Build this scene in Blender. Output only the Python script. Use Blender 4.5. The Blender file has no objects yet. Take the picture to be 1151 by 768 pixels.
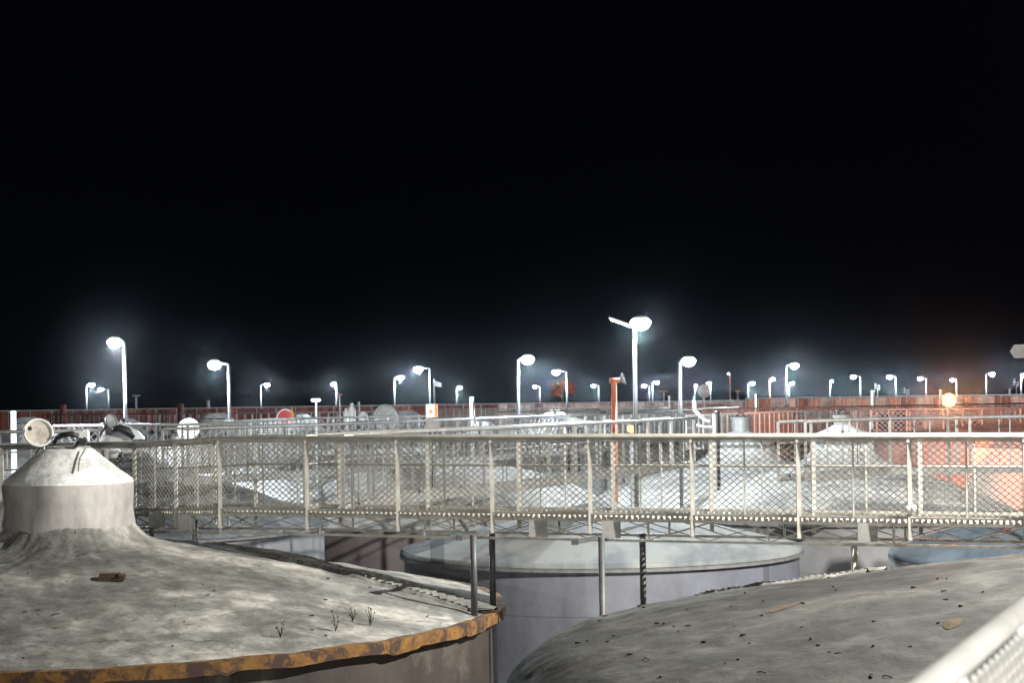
import bpy, math, random
from mathutils import Vector, Matrix, noise
random.seed(7)
R = math.radians
sc = bpy.context.scene
COL = sc.collection
EYE = 11.6
LENS = 62.6
F = LENS / 36 * 1151
ROLL = R(0.8)
CR = Vector((math.cos(ROLL), 0, -math.sin(ROLL)))
CU = Vector((math.sin(ROLL), 0, math.cos(ROLL)))

def at(x, y, d):
    """photograph position and distance -> point in the place"""
    return CR * ((x - 575.5) / F * d) + CU * ((450 - y) / F * d) + Vector((0, d, EYE))
def hor(x):
    return 450 - (x - 575.5) * math.tan(ROLL)
def railpt(x, y, h=.5):
    d = h * F / (y - hor(x))
    p = at(x, y, d)
    return Vector((p.x, p.y, EYE - h))

# ------------------------------------------------------------------ mesh helpers
class MB:
    def __init__(s): s.v = []; s.f = []; s.sm = []
    def face(s, idx, smooth=False): s.f.append(idx); s.sm.append(smooth)
    def box(s, c, size, rot=None):
        c = Vector(c); n = len(s.v)
        for dx in (-.5, .5):
            for dy in (-.5, .5):
                for dz in (-.5, .5):
                    p = Vector((dx * size[0], dy * size[1], dz * size[2]))
                    if rot is not None: p = rot @ p
                    s.v.append(c + p)
        for f in ((0,1,3,2),(4,6,7,5),(0,4,5,1),(2,3,7,6),(0,2,6,4),(1,5,7,3)):
            s.face([n + i for i in f])
        return s
    def beam(s, a, b, w, h, up=Vector((0,0,1))):
        a = Vector(a); b = Vector(b); d = (b - a)
        if d.length < 1e-6: return s
        d.normalize()
        if abs(d.dot(up)) > .98: up = Vector((0,1,0))
        sx = d.cross(up).normalized(); sy = sx.cross(d).normalized(); n = len(s.v)
        for p in (a, b):
            for i, j in ((-1,-1),(1,-1),(1,1),(-1,1)):
                s.v.append(p + sx * (i * w / 2) + sy * (j * h / 2))
        for i in range(4):
            s.face([n+i, n+(i+1)%4, n+4+(i+1)%4, n+4+i])
        s.face([n+3,n+2,n+1,n]); s.face([n+4,n+5,n+6,n+7])
        return s
    def tube(s, pts, r, seg=10, caps=True):
        pts = [Vector(p) for p in pts]; n0 = len(s.v); m = len(pts)
        rs = r if isinstance(r, (list, tuple)) else [r] * m
        ref = None
        for k, p in enumerate(pts):
            t = (pts[min(k+1, m-1)] - pts[max(k-1, 0)]).normalized()
            if ref is None:
                ref = Vector((0,0,1)) if abs(t.z) < .9 else Vector((1,0,0))
            u = (ref - t * ref.dot(t)).normalized(); ref = u; w = t.cross(u)
            for i in range(seg):
                a = 2 * math.pi * i / seg
                s.v.append(p + (u * math.cos(a) + w * math.sin(a)) * rs[k])
        for k in range(m - 1):
            for i in range(seg):
                a = n0 + k * seg + i; b = n0 + k * seg + (i + 1) % seg
                s.face([a, b, b + seg, a + seg], True)
        if caps:
            s.face([n0 + i for i in range(seg)][::-1]); s.face([n0 + (m-1)*seg + i for i in range(seg)])
        return s
    def lathe(s, prof, seg=48, c=(0,0,0), mat=None, disp=None, smooth=True, a0=0, a1=2*math.pi):
        c = Vector(c); n0 = len(s.v); full = abs(a1 - a0 - 2*math.pi) < 1e-6
        cols = seg if full else seg + 1
        for (r, z) in prof:
            for i in range(cols):
                a = a0 + (a1 - a0) * i / seg
                p = Vector((r * math.cos(a), r * math.sin(a), z))
                if disp: p = disp(p, r, a)
                if mat is not None: p = mat @ p
                s.v.append(p + c)
        for k in range(len(prof) - 1):
            for i in range(seg):
                j = (i + 1) % cols
                a = n0 + k * cols + i; b = n0 + k * cols + j
                s.face([a, b, b + cols, a + cols], smooth)
        return s
    def build(s, name, mat, parent=None):
        me = bpy.data.meshes.new(name)
        me.from_pydata([tuple(v) for v in s.v], [], s.f)
        me.polygons.foreach_set('use_smooth', s.sm)
        me.materials.append(mat); me.update()
        o = bpy.data.objects.new(name, me); COL.objects.link(o)
        if parent is not None:
            o.parent = parent
            o.location = -parent.location if not parent.get('_child') else (0,0,0)
        o['_child'] = 1 if parent is not None else 0
        return o

def tag(o, label, cat, group=None, kind=None):
    if label: o['label'] = label
    if cat: o['category'] = cat
    if group: o['group'] = group
    if kind: o['kind'] = kind
    return o
def thing(name, loc, label, cat, group=None):
    o = bpy.data.objects.new(name, None); COL.objects.link(o)
    o.location = loc; o.empty_display_size = .2
    return tag(o, label, cat, group)

# ------------------------------------------------------------------ materials
class NT:
    def __init__(s, name):
        s.m = bpy.data.materials.new(name); s.m.use_nodes = True
        s.t = s.m.node_tree; s.n = s.t.nodes
        s.b = s.n['Principled BSDF']
    def nd(s, typ, **kw):
        n = s.n.new(typ)
        for k, v in kw.items():
            if k in n.inputs: n.inputs[k].default_value = v
            else: setattr(n, k, v)
        return n
    def ln(s, a, b): s.t.links.new(a, b)
    def noise(s, vec, scale, detail=6, rough=.6, dist=0):
        n = s.nd('ShaderNodeTexNoise'); n.inputs['Scale'].default_value = scale
        n.inputs['Detail'].default_value = detail; n.inputs['Roughness'].default_value = rough
        n.inputs['Distortion'].default_value = dist
        if vec is not None: s.ln(vec, n.inputs['Vector'])
        return n.outputs['Fac']
    def ramp(s, fac, stops):
        n = s.nd('ShaderNodeValToRGB'); e = n.color_ramp.elements
        while len(e) < len(stops): e.new(.5)
        for k, (p, c) in enumerate(stops):
            e[k].position = p; e[k].color = (*c, 1) if len(c) == 3 else c
        s.ln(fac, n.inputs['Fac']); return n.outputs['Color']
    def mix(s, fac, a, b, mode='MIX'):
        n = s.nd('ShaderNodeMixRGB', blend_type=mode)
        for i, x in ((0, fac), (1, a), (2, b)):
            if isinstance(x, (int, float)): n.inputs[i].default_value = x
            elif isinstance(x, tuple): n.inputs[i].default_value = (*x, 1)
            else: s.ln(x, n.inputs[i])
        return n.outputs[0]
    def math(s, op, a, b=None):
        n = s.nd('ShaderNodeMath', operation=op)
        for i, x in ((0, a), (1, b)):
            if x is None: continue
            if isinstance(x, (int, float)): n.inputs[i].default_value = x
            else: s.ln(x, n.inputs[i])
        return n.outputs[0]
    def obj(s): return s.nd('ShaderNodeTexCoord').outputs['Object']
    def rnd(s): return s.nd('ShaderNodeObjectInfo').outputs['Random']
    def mapping(s, vec, scale=(1,1,1)):
        n = s.nd('ShaderNodeMapping'); n.inputs['Scale'].default_value = scale
        s.ln(vec, n.inputs['Vector']); return n.outputs['Vector']
    def sep(s, vec):
        n = s.nd('ShaderNodeSeparateXYZ'); s.ln(vec, n.inputs[0]); return n.outputs
    def comb(s, x, y, z):
        n = s.nd('ShaderNodeCombineXYZ')
        for i, v in enumerate((x, y, z)):
            if isinstance(v, (int, float)): n.inputs[i].default_value = v
            else: s.ln(v, n.inputs[i])
        return n.outputs[0]
    def bump(s, h, strength=.5, dist=.05):
        n = s.nd('ShaderNodeBump'); n.inputs['Strength'].default_value = strength
        n.inputs['Distance'].default_value = dist; s.ln(h, n.inputs['Height'])
        s.ln(n.outputs[0], s.b.inputs['Normal'])
    def fin(s, col, rough=.7, metal=0):
        if isinstance(col, tuple): s.b.inputs['Base Color'].default_value = (*col, 1)
        else: s.ln(col, s.b.inputs['Base Color'])
        if isinstance(rough, (int, float)): s.b.inputs['Roughness'].default_value = rough
        else: s.ln(rough, s.b.inputs['Roughness'])
        s.b.inputs['Metallic'].default_value = metal
        return s.m

def foam_mat(name, lo, mid, hi, angscale=9., big=.35, crack=True):
    """weathered foam / membrane roof: blotches, radial dirt streaks, pits"""
    m = NT(name); o = m.obj(); x, y, z = m.sep(o)
    ang = m.math('ARCTAN2', y, x); rad = m.math('SQRT', m.math('ADD', m.math('MULTIPLY', x, x), m.math('MULTIPLY', y, y)))
    cyl = m.comb(m.math('MULTIPLY', ang, angscale), m.math('MULTIPLY', rad, .45), 0.)
    streak = m.noise(cyl, 1.3, 8, .65, .4)
    blot = m.noise(o, big, 9, .62, .3)
    fine = m.noise(o, 4.5, 10, .7, .2)
    mid_ = m.noise(o, 1.9, 9, .72, .5)
    f = m.math('ADD', m.math('ADD', m.math('MULTIPLY', streak, .5), m.math('MULTIPLY', blot, .3)), m.math('MULTIPLY', mid_, .2))
    c = m.ramp(f, [(.40, lo), (.49, mid), (.575, hi)])
    c = m.mix(.75, c, m.ramp(fine, [(.36, (.5,.5,.48)), (.6, (1.2,1.2,1.2))]), 'MULTIPLY')
    pit = m.math('MAXIMUM', m.noise(o, 9, 3, .5, .6), m.math('MULTIPLY', m.noise(m.mapping(o, (1, 1.6, 1)), 2.6, 5, .6, 1.2), 1.03))
    pm = m.ramp(pit, [(.69, (0,0,0)), (.73, (1,1,1))])
    c = m.mix(m.math('MULTIPLY', pm, .7), c, (.02,.018,.015))
    drip = m.noise(m.comb(m.math('MULTIPLY', ang, angscale * 3.2), m.math('MULTIPLY', rad, .5), 7.), 1.7, 6, .6, .5)
    c = m.mix(m.math('MULTIPLY', m.ramp(drip, [(.54, (0,0,0)), (.63, (1,1,1))]), .55), c, lo)
    # worn membrane joints: broken radial and ring shaped cracks
    wob = m.noise(o, 1.3, 5, .6); gate = m.math('GREATER_THAN', m.noise(o, .9, 3, .5), .47)
    ra = m.math('FRACT', m.math('ADD', m.math('MULTIPLY', ang, 1.35), m.math('MULTIPLY', wob, .10)))
    l1 = m.math('LESS_THAN', m.math('MULTIPLY', ra, rad), .04)
    rr_ = m.math('FRACT', m.math('ADD', m.math('MULTIPLY', rad, .55), m.math('MULTIPLY', wob, .35)))
    l2 = m.math('LESS_THAN', rr_, .014)
    ll = m.math('MULTIPLY', m.math('MAXIMUM', l1, l2), gate)
    c = m.mix(m.math('MULTIPLY', ll, .65), c, (.025,.024,.02))
    hh = m.math('ADD', m.math('MULTIPLY', fine, .6), m.math('MULTIPLY', m.math('ADD', streak, m.noise(o, 1.1, 8, .6)), 2.4))
    m.bump(hh, .38, .06)
    return m.fin(c, .85)

def wall_mat(name, base, dark, ribs=0., streaky=.6, rust=None, seams=True):
    m = NT(name); o = m.obj(); x, y, z = m.sep(o)
    ang = m.math('ARCTAN2', y, x)
    cyl = m.comb(m.math('MULTIPLY', ang, 22.), 0., m.math('MULTIPLY', z, .28))
    st = m.noise(cyl, 1.6, 9, .66, .15)
    c = m.ramp(st, [(.33, dark), (.6, base)])
    c = m.mix(streaky, base, c)
    bl = m.noise(o, .55, 6, .6)
    c = m.mix(.6, c, m.ramp(bl, [(.3, (.6,.6,.62)), (.65, (1.1,1.1,1.08))]), 'MULTIPLY')
    if rust:
        rn = m.noise(m.comb(m.math('MULTIPLY', ang, 30.), 3., m.math('MULTIPLY', z, .5)), 1.1, 8, .7)
        c = m.mix(m.ramp(rn, [(.55, (0,0,0)), (.68, (1,1,1))]), c, rust)
    if seams:
        # plate joints: thin dark line every 1.5 m of height and every 2 m round
        s1 = m.math('FRACT', m.math('DIVIDE', z, 1.53))
        l1 = m.math('LESS_THAN', s1, .012)
        s2 = m.math('FRACT', m.math('MULTIPLY', ang, 3.5))
        l2 = m.math('LESS_THAN', s2, .012)
        ll = m.math('MAXIMUM', l1, l2)
        c = m.mix(m.math('MULTIPLY', ll, .5), c, (.05,.05,.055))
    if ribs:
        rb = m.math('SINE', m.math('MULTIPLY', ang, ribs))
        m.bump(m.math('ADD', rb, m.math('MULTIPLY', st, .5)), .5, .03)
    else:
        m.bump(m.math('ADD', st, m.noise(o, 6., 5, .6)), .25, .02)
    return m.fin(c, .6)

def panel_roof_mat(name, a, b, n=15):
    """metal roof in radial sheets of slightly different tones"""
    m = NT(name); o = m.obj(); x, y, z = m.sep(o)
    ang = m.math('ARCTAN2', y, x)
    k = m.math('MULTIPLY', m.math('ADD', ang, 4.), n / 6.2832 * 2)
    fl = m.math('FLOOR', k); fr = m.math('FRACT', k)
    wn = m.nd('ShaderNodeTexWhiteNoise', noise_dimensions='1D'); m.ln(fl, wn.inputs['W'])
    c = m.ramp(wn.outputs['Value'], [(.0, b), (.6, a), (1., a)])
    rad = m.math('SQRT', m.math('ADD', m.math('MULTIPLY', x, x), m.math('MULTIPLY', y, y)))
    st = m.noise(m.comb(m.math('MULTIPLY', ang, 16.), m.math('MULTIPLY', rad, .25), 0.), 1.6, 8, .65)
    c = m.mix(.8, c, m.ramp(st, [(.40, (.42,.48,.54)), (.56, (1.12,1.12,1.08))]), 'MULTIPLY')
    line = m.math('LESS_THAN', fr, .035)
    c = m.mix(m.math('MULTIPLY', line, .7), c, (.06,.07,.08))
    m.bump(m.math('ADD', st, m.math('MULTIPLY', line, 1.)), .3, .02)
    return m.fin(c, .75)

def paint(name, col, rough=.5, metal=0., var=.35, scale=6., rust=None, rustamt=.6):
    m = NT(name); o = m.obj()
    n = m.noise(o, scale, 7, .65)
    c = m.mix(1., col, m.ramp(n, [(.3, (1-var,)*3), (.7, (1+var*.4,)*3)]), 'MULTIPLY')
    if rust:
        r = m.noise(o, scale * .7, 8, .7, .4)
        c = m.mix(m.ramp(r, [(rustamt, (0,0,0)), (rustamt + .08, (1,1,1))]), c, rust)
    m.bump(n, .2, .01)
    return m.fin(c, rough, metal)

def emis(name, col, s, base=None):
    m = NT(name); m.b.inputs['Emission Color'].default_value = (*col, 1)
    m.b.inputs['Emission Strength'].default_value = s
    return m.fin(base or col, .4)

M = {}
M['foamA'] = foam_mat('weathered roof foam', (.085,.088,.08), (.19,.19,.178), (.43,.42,.39), 7., .38)
M['foamB'] = foam_mat('dark dirty roof foam', (.008,.008,.007), (.019,.0195,.018), (.058,.058,.052), 5., .6)
M['foamW'] = foam_mat('pale roof foam', (.28,.28,.27), (.45,.45,.44), (.62,.62,.6), 8., .5)
M['foamG'] = foam_mat('grey roof foam', (.12,.12,.12), (.25,.25,.24), (.42,.42,.41), 8., .6)
M['foamBl'] = foam_mat('blue grey roof foam', (.07,.085,.095), (.15,.17,.19), (.26,.28,.3), 6., .5)
M['turret'] = wall_mat('dirty white turret coating', (.50,.48,.47), (.15,.135,.13), 0, 1., None, False)
M['snowy'] = foam_mat('bright turret foam', (.5,.52,.53), (.7,.72,.72), (.82,.83,.82), 5., 1.1)
M['roofC'] = panel_roof_mat('pale metal roof sheets', (.32,.33,.325), (.12,.14,.155), 14)
M['roofE'] = panel_roof_mat('blue grey metal roof sheets', (.20,.25,.29), (.09,.12,.15), 12)
M['wallA'] = wall_mat('stained brown tank wall', (.055,.044,.038), (.014,.011,.009), 0, .9, (.11,.095,.08))
M['wallC'] = wall_mat('blue grey tank wall', (.20,.212,.25), (.115,.122,.15), 0, .8)
M['wallP'] = wall_mat('pinkish grey tank wall', (.24,.205,.21), (.10,.088,.09), 90, .8)
M['wallG'] = wall_mat('grey ribbed tank wall', (.32,.32,.33), (.15,.15,.16), 110, .7)
M['wallO'] = wall_mat('smooth warm tinted tank wall', (.62,.5,.42), (.5,.4,.34), 0, .3)  # warm base tint carries some of the sodium lamp's orange
M['rust'] = paint('ochre rusty rim band', (.19,.09,.018), .85, 0, .7, 6, (.04,.02,.014), .48)
M['rim'] = paint('dull grey rim', (.2,.2,.2), .6)
M['galv'] = paint('cream painted steel', (.47,.455,.41), .55, 0, .35, 5., (.2,.15,.1), .62)
M['galvw'] = paint('white painted steel', (.7,.7,.68), .5, 0, .2, 4.)
M['galvd'] = paint('grey galvanised steel', (.30,.30,.29), .5, .2, .4, 5.)
M['steeld'] = paint('dark steel tube', (.09,.09,.095), .5, .1, .5, 4.)
M['pole'] = paint('white lamp pole paint', (.08,.083,.087), .45, 0, .15, 3.)
M['poled'] = paint('grey lamp pole paint', (.045,.047,.05), .5, 0, .2, 3.)
M['black'] = paint('black rubber', (.02,.02,.022), .5)
M['white'] = paint('white enamel', (.75,.75,.73), .35, 0, .2, 8.)
M['cream'] = paint('beige lining', (.5,.46,.40), .5, 0, .5, 7.)
M['red'] = paint('red paint', (.5,.03,.03), .5)
M['orange'] = paint('orange paint', (.36,.11,.05), .55)
M['conep'] = paint('traffic cone plastic', (.8,.3,.08), .5)
M['plug'] = paint('brown clay debris', (.05,.03,.022), .9, 0, .5, 12.)
M['weed'] = paint('dry weed', (.09,.07,.04), .9)
M['ochre'] = paint('exposed yellow foam', (.06,.035,.006), .9, 0, .6, 8., (.05,.035,.02), .52)
M['lens'] = emis('led lens', (.86,.94,1.), 60)
M['lensfar'] = emis('led lens far', (.86,.94,1.), 60)
M['lensdim'] = emis('dim led strip', (.9,.95,1.), 14)
M['sod'] = emis('sodium lens', (1.,.46,.2), .8, (.01,.004,.002))
M['ground'] = paint('yard concrete', (.05,.05,.05), .9, 0, .4, .5)
M['sign'] = paint('grey sign face', (.014,.0135,.0145), .6)
M['signtext'] = paint('sign lettering', (.04,.038,.038), .6)

def screen_mat(name, base, dark, patch):
    m = NT(name); o = m.obj(); x, y, z = m.sep(o)
    k = m.math('MULTIPLY', x, 1.6)
    wn = m.nd('ShaderNodeTexWhiteNoise', noise_dimensions='1D'); m.ln(m.math('FLOOR', k), wn.inputs['W'])
    c = m.ramp(wn.outputs['Value'], [(0, dark), (.5, base), (1, patch)])
    n = m.noise(m.mapping(o, (1.2, 1, 1.)), .9, 6, .7)
    c = m.mix(.8, c, m.ramp(n, [(.35, (.35,.35,.35)), (.6, (1.2,1.2,1.2))]), 'MULTIPLY')
    m.bump(m.math('SINE', m.math('MULTIPLY', x, 12.)), .6, .06)
    return m.fin(c, .7)
M['scrR'] = screen_mat('lamp red corrugated sheet', (.24,.06,.04), (.13,.03,.022), (.32,.10,.07))  # the sodium-lit look of the far wall is put into this red
M['scrP'] = screen_mat('pinkish corrugated sheet', (.42,.28,.25), (.25,.13,.11), (.5,.42,.4))
M['scrS'] = screen_mat('salmon corrugated sheet', (.50,.22,.13), (.32,.1,.05), (.55,.4,.33))

# ------------------------------------------------------------------ setting
g = MB(); g.v = [Vector(p) for p in ((-900,-200,0),(900,-200,0),(900,1500,0),(-900,1500,0))]; g.face([0,1,2,3])
tag(g.build('ground', M['ground']), 'dark yard ground far below the tanks', None, None, 'structure')

# ------------------------------------------------------------------ tanks
def prof_z(prof, r):
    for (r0, z0), (r1, z1) in zip(prof, prof[1:]):
        if r0 <= r <= r1: return z0 + (z1 - z0) * (r - r0) / (r1 - r0)
    return prof[-1][1]
def fbm(p, s, n=4):
    t = 0; a = 1
    for k in range(n):
        t += a * noise.noise(p * s); s *= 2.03; a *= .55
    return t

class Tank: pass
def tank(cx, cy, Rr, rim_h, apex_h, roofm, wallm, label, tur=None, lump=.0, seg=72, rings=14, conv=.12,
         group='storage tanks', rimw=.05, neck=True, turm=None, conem=None, lid=None, shoulder=0., rim_part=True, hatch=.3, wallbase=None):
    """cx, cy centre; rim_h / apex_h metres below the eye; tur=(radius, top_h, cylinder_top_h, top_radius)"""
    T = Tank(); T.root = root = thing('storage_tank', (cx, cy, 0), label, 'tank', group)
    T.c = (cx, cy); zr = EYE - rim_h; za = EYE - apex_h
    r0 = tur[0] * .96 if tur else .02
    sd = Vector((cx * 3.1, cy * 1.7, 5.))
    def hz(r):
        t = min(1., max(0., (r - r0) / (Rr - r0)))
        z = za + (zr - za) * (t ** (1 + conv * 3))
        z += conv * .0
        if shoulder: 
            e = max(0., (r - (Rr - shoulder)) / shoulder); z -= shoulder * .35 * e ** 2.4 - shoulder*.35*0
        if tur: z += .36 * math.exp(-(r - r0) / .17)
        return z
    def dz(x, y, r):
        if not lump: return 0.
        k = min(1., max(0., (Rr - r) / .35)) if not shoulder else 1.
        a = math.atan2(y, x)
        rad = fbm(Vector((a * 3.2, r * .22, 1.)) + sd, 1.)
        return lump * k * (.55 * rad + .6 * fbm(Vector((x, y, 0)) + sd, .5) + .22 * fbm(Vector((x, y, 3)) + sd, 2.6))
    T.z = lambda X, Y: (lambda r: hz(r) + dz(X - cx, Y - cy, r))(math.hypot(X - cx, Y - cy))
    prof = []
    for k in range(rings + 1):
        t = k / rings; t = t ** (1.25 if tur else 1)
        r = r0 + (Rr - r0) * t; prof.append((r, hz(r)))
    disp = (lambda p, r, a: p + Vector((0, 0, dz(p.x, p.y, r)))) if lump else None
    b = MB().lathe(prof, seg, (cx, cy, 0), None, disp)
    # rolled edge of the roof
    ze = prof[-1][1]; n0 = len(b.v)
    b.lathe([(Rr + .001, ze), (Rr + rimw, ze - .02), (Rr + rimw, ze - .09)], seg, (cx, cy, 0), None,
            (lambda p, r, a: p + Vector((0, 0, dz(Rr * math.cos(a), Rr * math.sin(a), Rr)))) if (lump and shoulder) else None)
    T.roof = b.build('roof', roofm, root)
    w = MB().lathe([(Rr - .03, ze + .0), (Rr - .03, ze - 1.5), (Rr - .03, 0)], seg, (cx, cy, 0))
    T.wall = w.build('wall', wallm, root)
    if rim_part:
        MB().lathe([(Rr - .02, ze - .1), (Rr + rimw + .02, ze - .1), (Rr + rimw + .02, ze - .16), (Rr - .02, ze - .16)], seg, (cx, cy, 0), smooth=False).build('rim_angle', M['rim'], root)
    if tur:
        tr, toph, cylh, trt = tur
        s2 = 40
        def td(p, r, a):
            k = .018 * fbm(Vector((math.cos(a) * 2, math.sin(a) * 2, p.z * 1.5)) + sd, 1.2)
            return Vector((p.x * (1 + k), p.y * (1 + k), p.z + k * .4))
        zb = hz(r0) - .3; zc = EYE - cylh; zt = EYE - toph
        MB().lathe([(tr * 1.05, zb), (tr * 1.02, zb + .25), (tr * .985, zb + .45), (tr, (zb + zc) / 2 + .1), (tr * 1.005, zc - .03)], s2, (cx, cy, 0), None, td).build('manway_turret', turm or M['turret'], root)
        MB().lathe([(tr * 1.005, zc - .03), (tr * .985, zc + .03), (tr * .8, zc + (zt - zc) * .33), (trt * 1.35, zc + (zt - zc) * .78), (trt * 1.08, zt - .02), (trt * 1.0, zt), (0.01, zt)], s2, (cx, cy, 0), None, td).build('turret_cone', conem or M['snowy'], root)
        if neck:
            nh = hatch
            MB().lathe([(trt * .82, zt - .02), (trt * .82, zt + nh), (trt * .95, zt + nh), (trt * .95, zt + nh + .04), (trt * .7, zt + nh + .06), (.01, zt + nh + .06)], 28, (cx, cy, 0), smooth=False).build('hatch_neck', M['galvd'], root)
            for a in (.4, 1.9, 3.3, 4.8):
                MB().box((cx + trt * .75 * math.cos(a), cy + trt * .75 * math.sin(a), zt + nh + .09), (.07, .05, .08)).build('hatch_clamp', M['black'], root)
            c = MB()
            c.tube([(cx - .1, cy, zt + nh + .05), (cx - .08, cy, zt + nh + .16), (cx + .06, cy, zt + nh + .18), (cx + .12, cy, zt + nh + .06)], .018, 6)
            c.build('hatch_handle', M['black'], root)
    return T

def lid(T, p, rad, normal, label, backm=None, facem=None):
    """open round hatch lid standing on its hinge"""
    n = Vector(normal).normalized(); q = n.to_track_quat('Z', 'Y').to_matrix()
    b = MB().lathe([(.01, -.05), (rad * .7, -.045), (rad * .98, -.02), (rad, 0), (rad * 1.0, .03), (rad * .92, .04), (rad * .86, .02), (rad * .84, .0)], 40, p, q)
    o = b.build('hatch_lid', backm or M['white'], T.root); o['label'] = label
    i = MB().lathe([(rad * .85, .002), (rad * .5, -.012), (.01, -.02)], 32, p, q).build('lid_lining', facem or M['cream'], o)
    i.location = (0, 0, 0)
    return o

FA = 1.  # tank data
A = tank(-6.5, 26, 6.27, 2.96, 2.0, M['foamA'], M['wallA'], 'large round tank with weathered grey roof, white turret and rusty orange rim', None and 0 or (.93, .62, 1.09, .36),
         lump=.075, seg=300, rings=90, conv=.06, rimw=.06, neck=False, rim_part=False)
B = tank(6.85, 20, 6.95, 2.92, 1.86, M['foamB'], M['wallA'], 'dark pitted tank dome directly below the blurred close handrail', None,
         lump=.07, seg=300, rings=100, conv=.16, shoulder=.8, rimw=.02, rim_part=False)
C = tank(1.75, 36, 4.0, 2.97, 2.05, M['roofC'], M['wallC'], 'blue grey tank with pale sheet metal roof under the middle of the main walkway', None, seg=96, conv=0, rimw=.04)
E = tank(11.75, 33.5, 4.55, 3.0, 1.55, M['roofE'], M['wallG'], 'tank with dark blue grey sheet metal cone roof in front of the orange lit wall', None, seg=96, conv=0, rimw=.05)
H = tank(-1.7, 46, 4.6, 2.95, 1.6, M['foamW'], M['wallP'], 'pinkish ribbed tank with grey dome roof left of the pale sheet metal roof', None, lump=.05, seg=120, rings=30, conv=.45)
I = tank(7.2, 56, 5.0, 3.2, 2.0, M['foamW'], M['wallG'], 'pale tank whose capped white turret is left of its similar neighbour', (1.03, 1.1, 1.36, .37), lump=.05, seg=120, rings=30, hatch=.42, turm=M['snowy'])
I2 = None
J = tank(8.0, 43.2, 4.0, 2.75, 1.6, M['foamW'], M['wallG'], 'grey mottled tank whose domed turret stands right of its similar neighbour', (.74, .72, .98, .24), lump=.05, seg=120, rings=30, conv=.1, hatch=.2, turm=M['snowy'])
K = tank(17.95, 50, 5.1, 1.3, .9, M['foamG'], M['wallO'], 'tall smooth tank wall glowing orange beside the right walkway end', None, seg=96)
Mt = tank(17.5, 61.5, 5.2, 1.35, .9, M['foamG'], M['wallG'], 'tall grey ribbed tank behind the orange lit tank', None, seg=96)
N = tank(-8.95, 40, 4.7, 2.65, 1.35, M['foamBl'], M['wallG'], 'blue grey roofed tank behind the rusty rimmed tank, with black hoses on top', (.75, .72, 1.1, .3), lump=.06, seg=120, rings=30)
O = tank(-10.6, 57, 5.1, 2.9, 1.7, M['foamW'], M['wallG'], 'tank with bright white cone and upright white lid at left', (.95, 1.35, 1.8, .34), lump=.05, seg=96, rings=24)
Q = tank(-4.4, 65, 4.9, 2.6, 1.5, M['foamG'], M['wallP'], 'tank with a grey half round lid standing open, behind the pinkish tank', (.8, 1.05, 1.3, .34), lump=.05, seg=96, rings=24)
Pk = tank(-8.9, 71, 4.2, 2.3, 1.6, M['foamW'], M['wallG'], 'tank with red hatch lid and small orange cone on top', (.8, .9, 1.2, .34), lump=.05, seg=96, rings=24)
S = tank(3.4, 66, 4.9, 2.3, 1.45, M['foamG'], M['wallG'], 'pale grey tank behind the tallest lamp post', (.8, .95, 1.2, .34), lump=.05, seg=96, rings=24)
U = tank(14.6, 90, 6.0, 1.1, .7, M['foamG'], M['wallG'], 'grey ribbed tank wall seen between the two capped turrets', None, seg=96)
V = tank(-17.5, 66, 5.0, 2.2, 1.4, M['foamG'], M['wallP'], 'grey tank at the far left behind the open lid', (.8, .9, 1.2, .34), lump=.05, seg=96, rings=24)

for k in range(22):
    row = k // 8
    x = (-27 + (k % 8) * 10.5 + row * 4.3) * (1 + row * .12) * .82; y = 82 + row * 14 + random.uniform(-2, 2)
    hh = random.uniform(1.1, 1.9)
    tank(x, y, random.uniform(3.8, 4.4), hh + .9, hh, random.choice((M['foamW'], M['foamG'], M['foamG'], M['foamBl'])), random.choice((M['wallG'], M['wallP'])),
         'distant storage tank with a small turret half hidden by walkway railings', (.8, hh - .75, hh - .45, .34), seg=48, rings=8, group='distant storage tanks', rim_part=False, neck=False)

# rusty rim band of the near tank, with its torn lower edge
rb = MB(); n = 420
for i in range(n + 1):
    a = 2 * math.pi * i / n
    x = math.cos(a); y = math.sin(a)
    zt = A.z(A.c[0] + x * 6.25, A.c[1] + y * 6.25) + .006 + .012 * fbm(Vector((x * 9, y * 9, 0)), 1.5)
    low = zt - .15 - .022 * fbm(Vector((x * 6, y * 6, 2.)), 1.4) - (.035 if noise.noise(Vector((x * 7, y * 7, 9.))) > .25 else 0)
    for r, z in ((6.23, zt), (6.37, zt - .002), (6.372 + .008 * noise.noise(Vector((x * 20, y * 20, 0))), (zt + low) / 2), (6.37, low), (6.23, low + .02)):
        rb.v.append(Vector((A.c[0] + x * r, A.c[1] + y * r, z)))
for i in range(n):
    for k in range(4):
        a = i * 5 + k; rb.face([a, a + 1, a + 6, a + 5], False)
o = rb.build('rim_band', M['rust'], A.root); o['label'] = 'torn ochre and brown rusty rim band'

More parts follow.
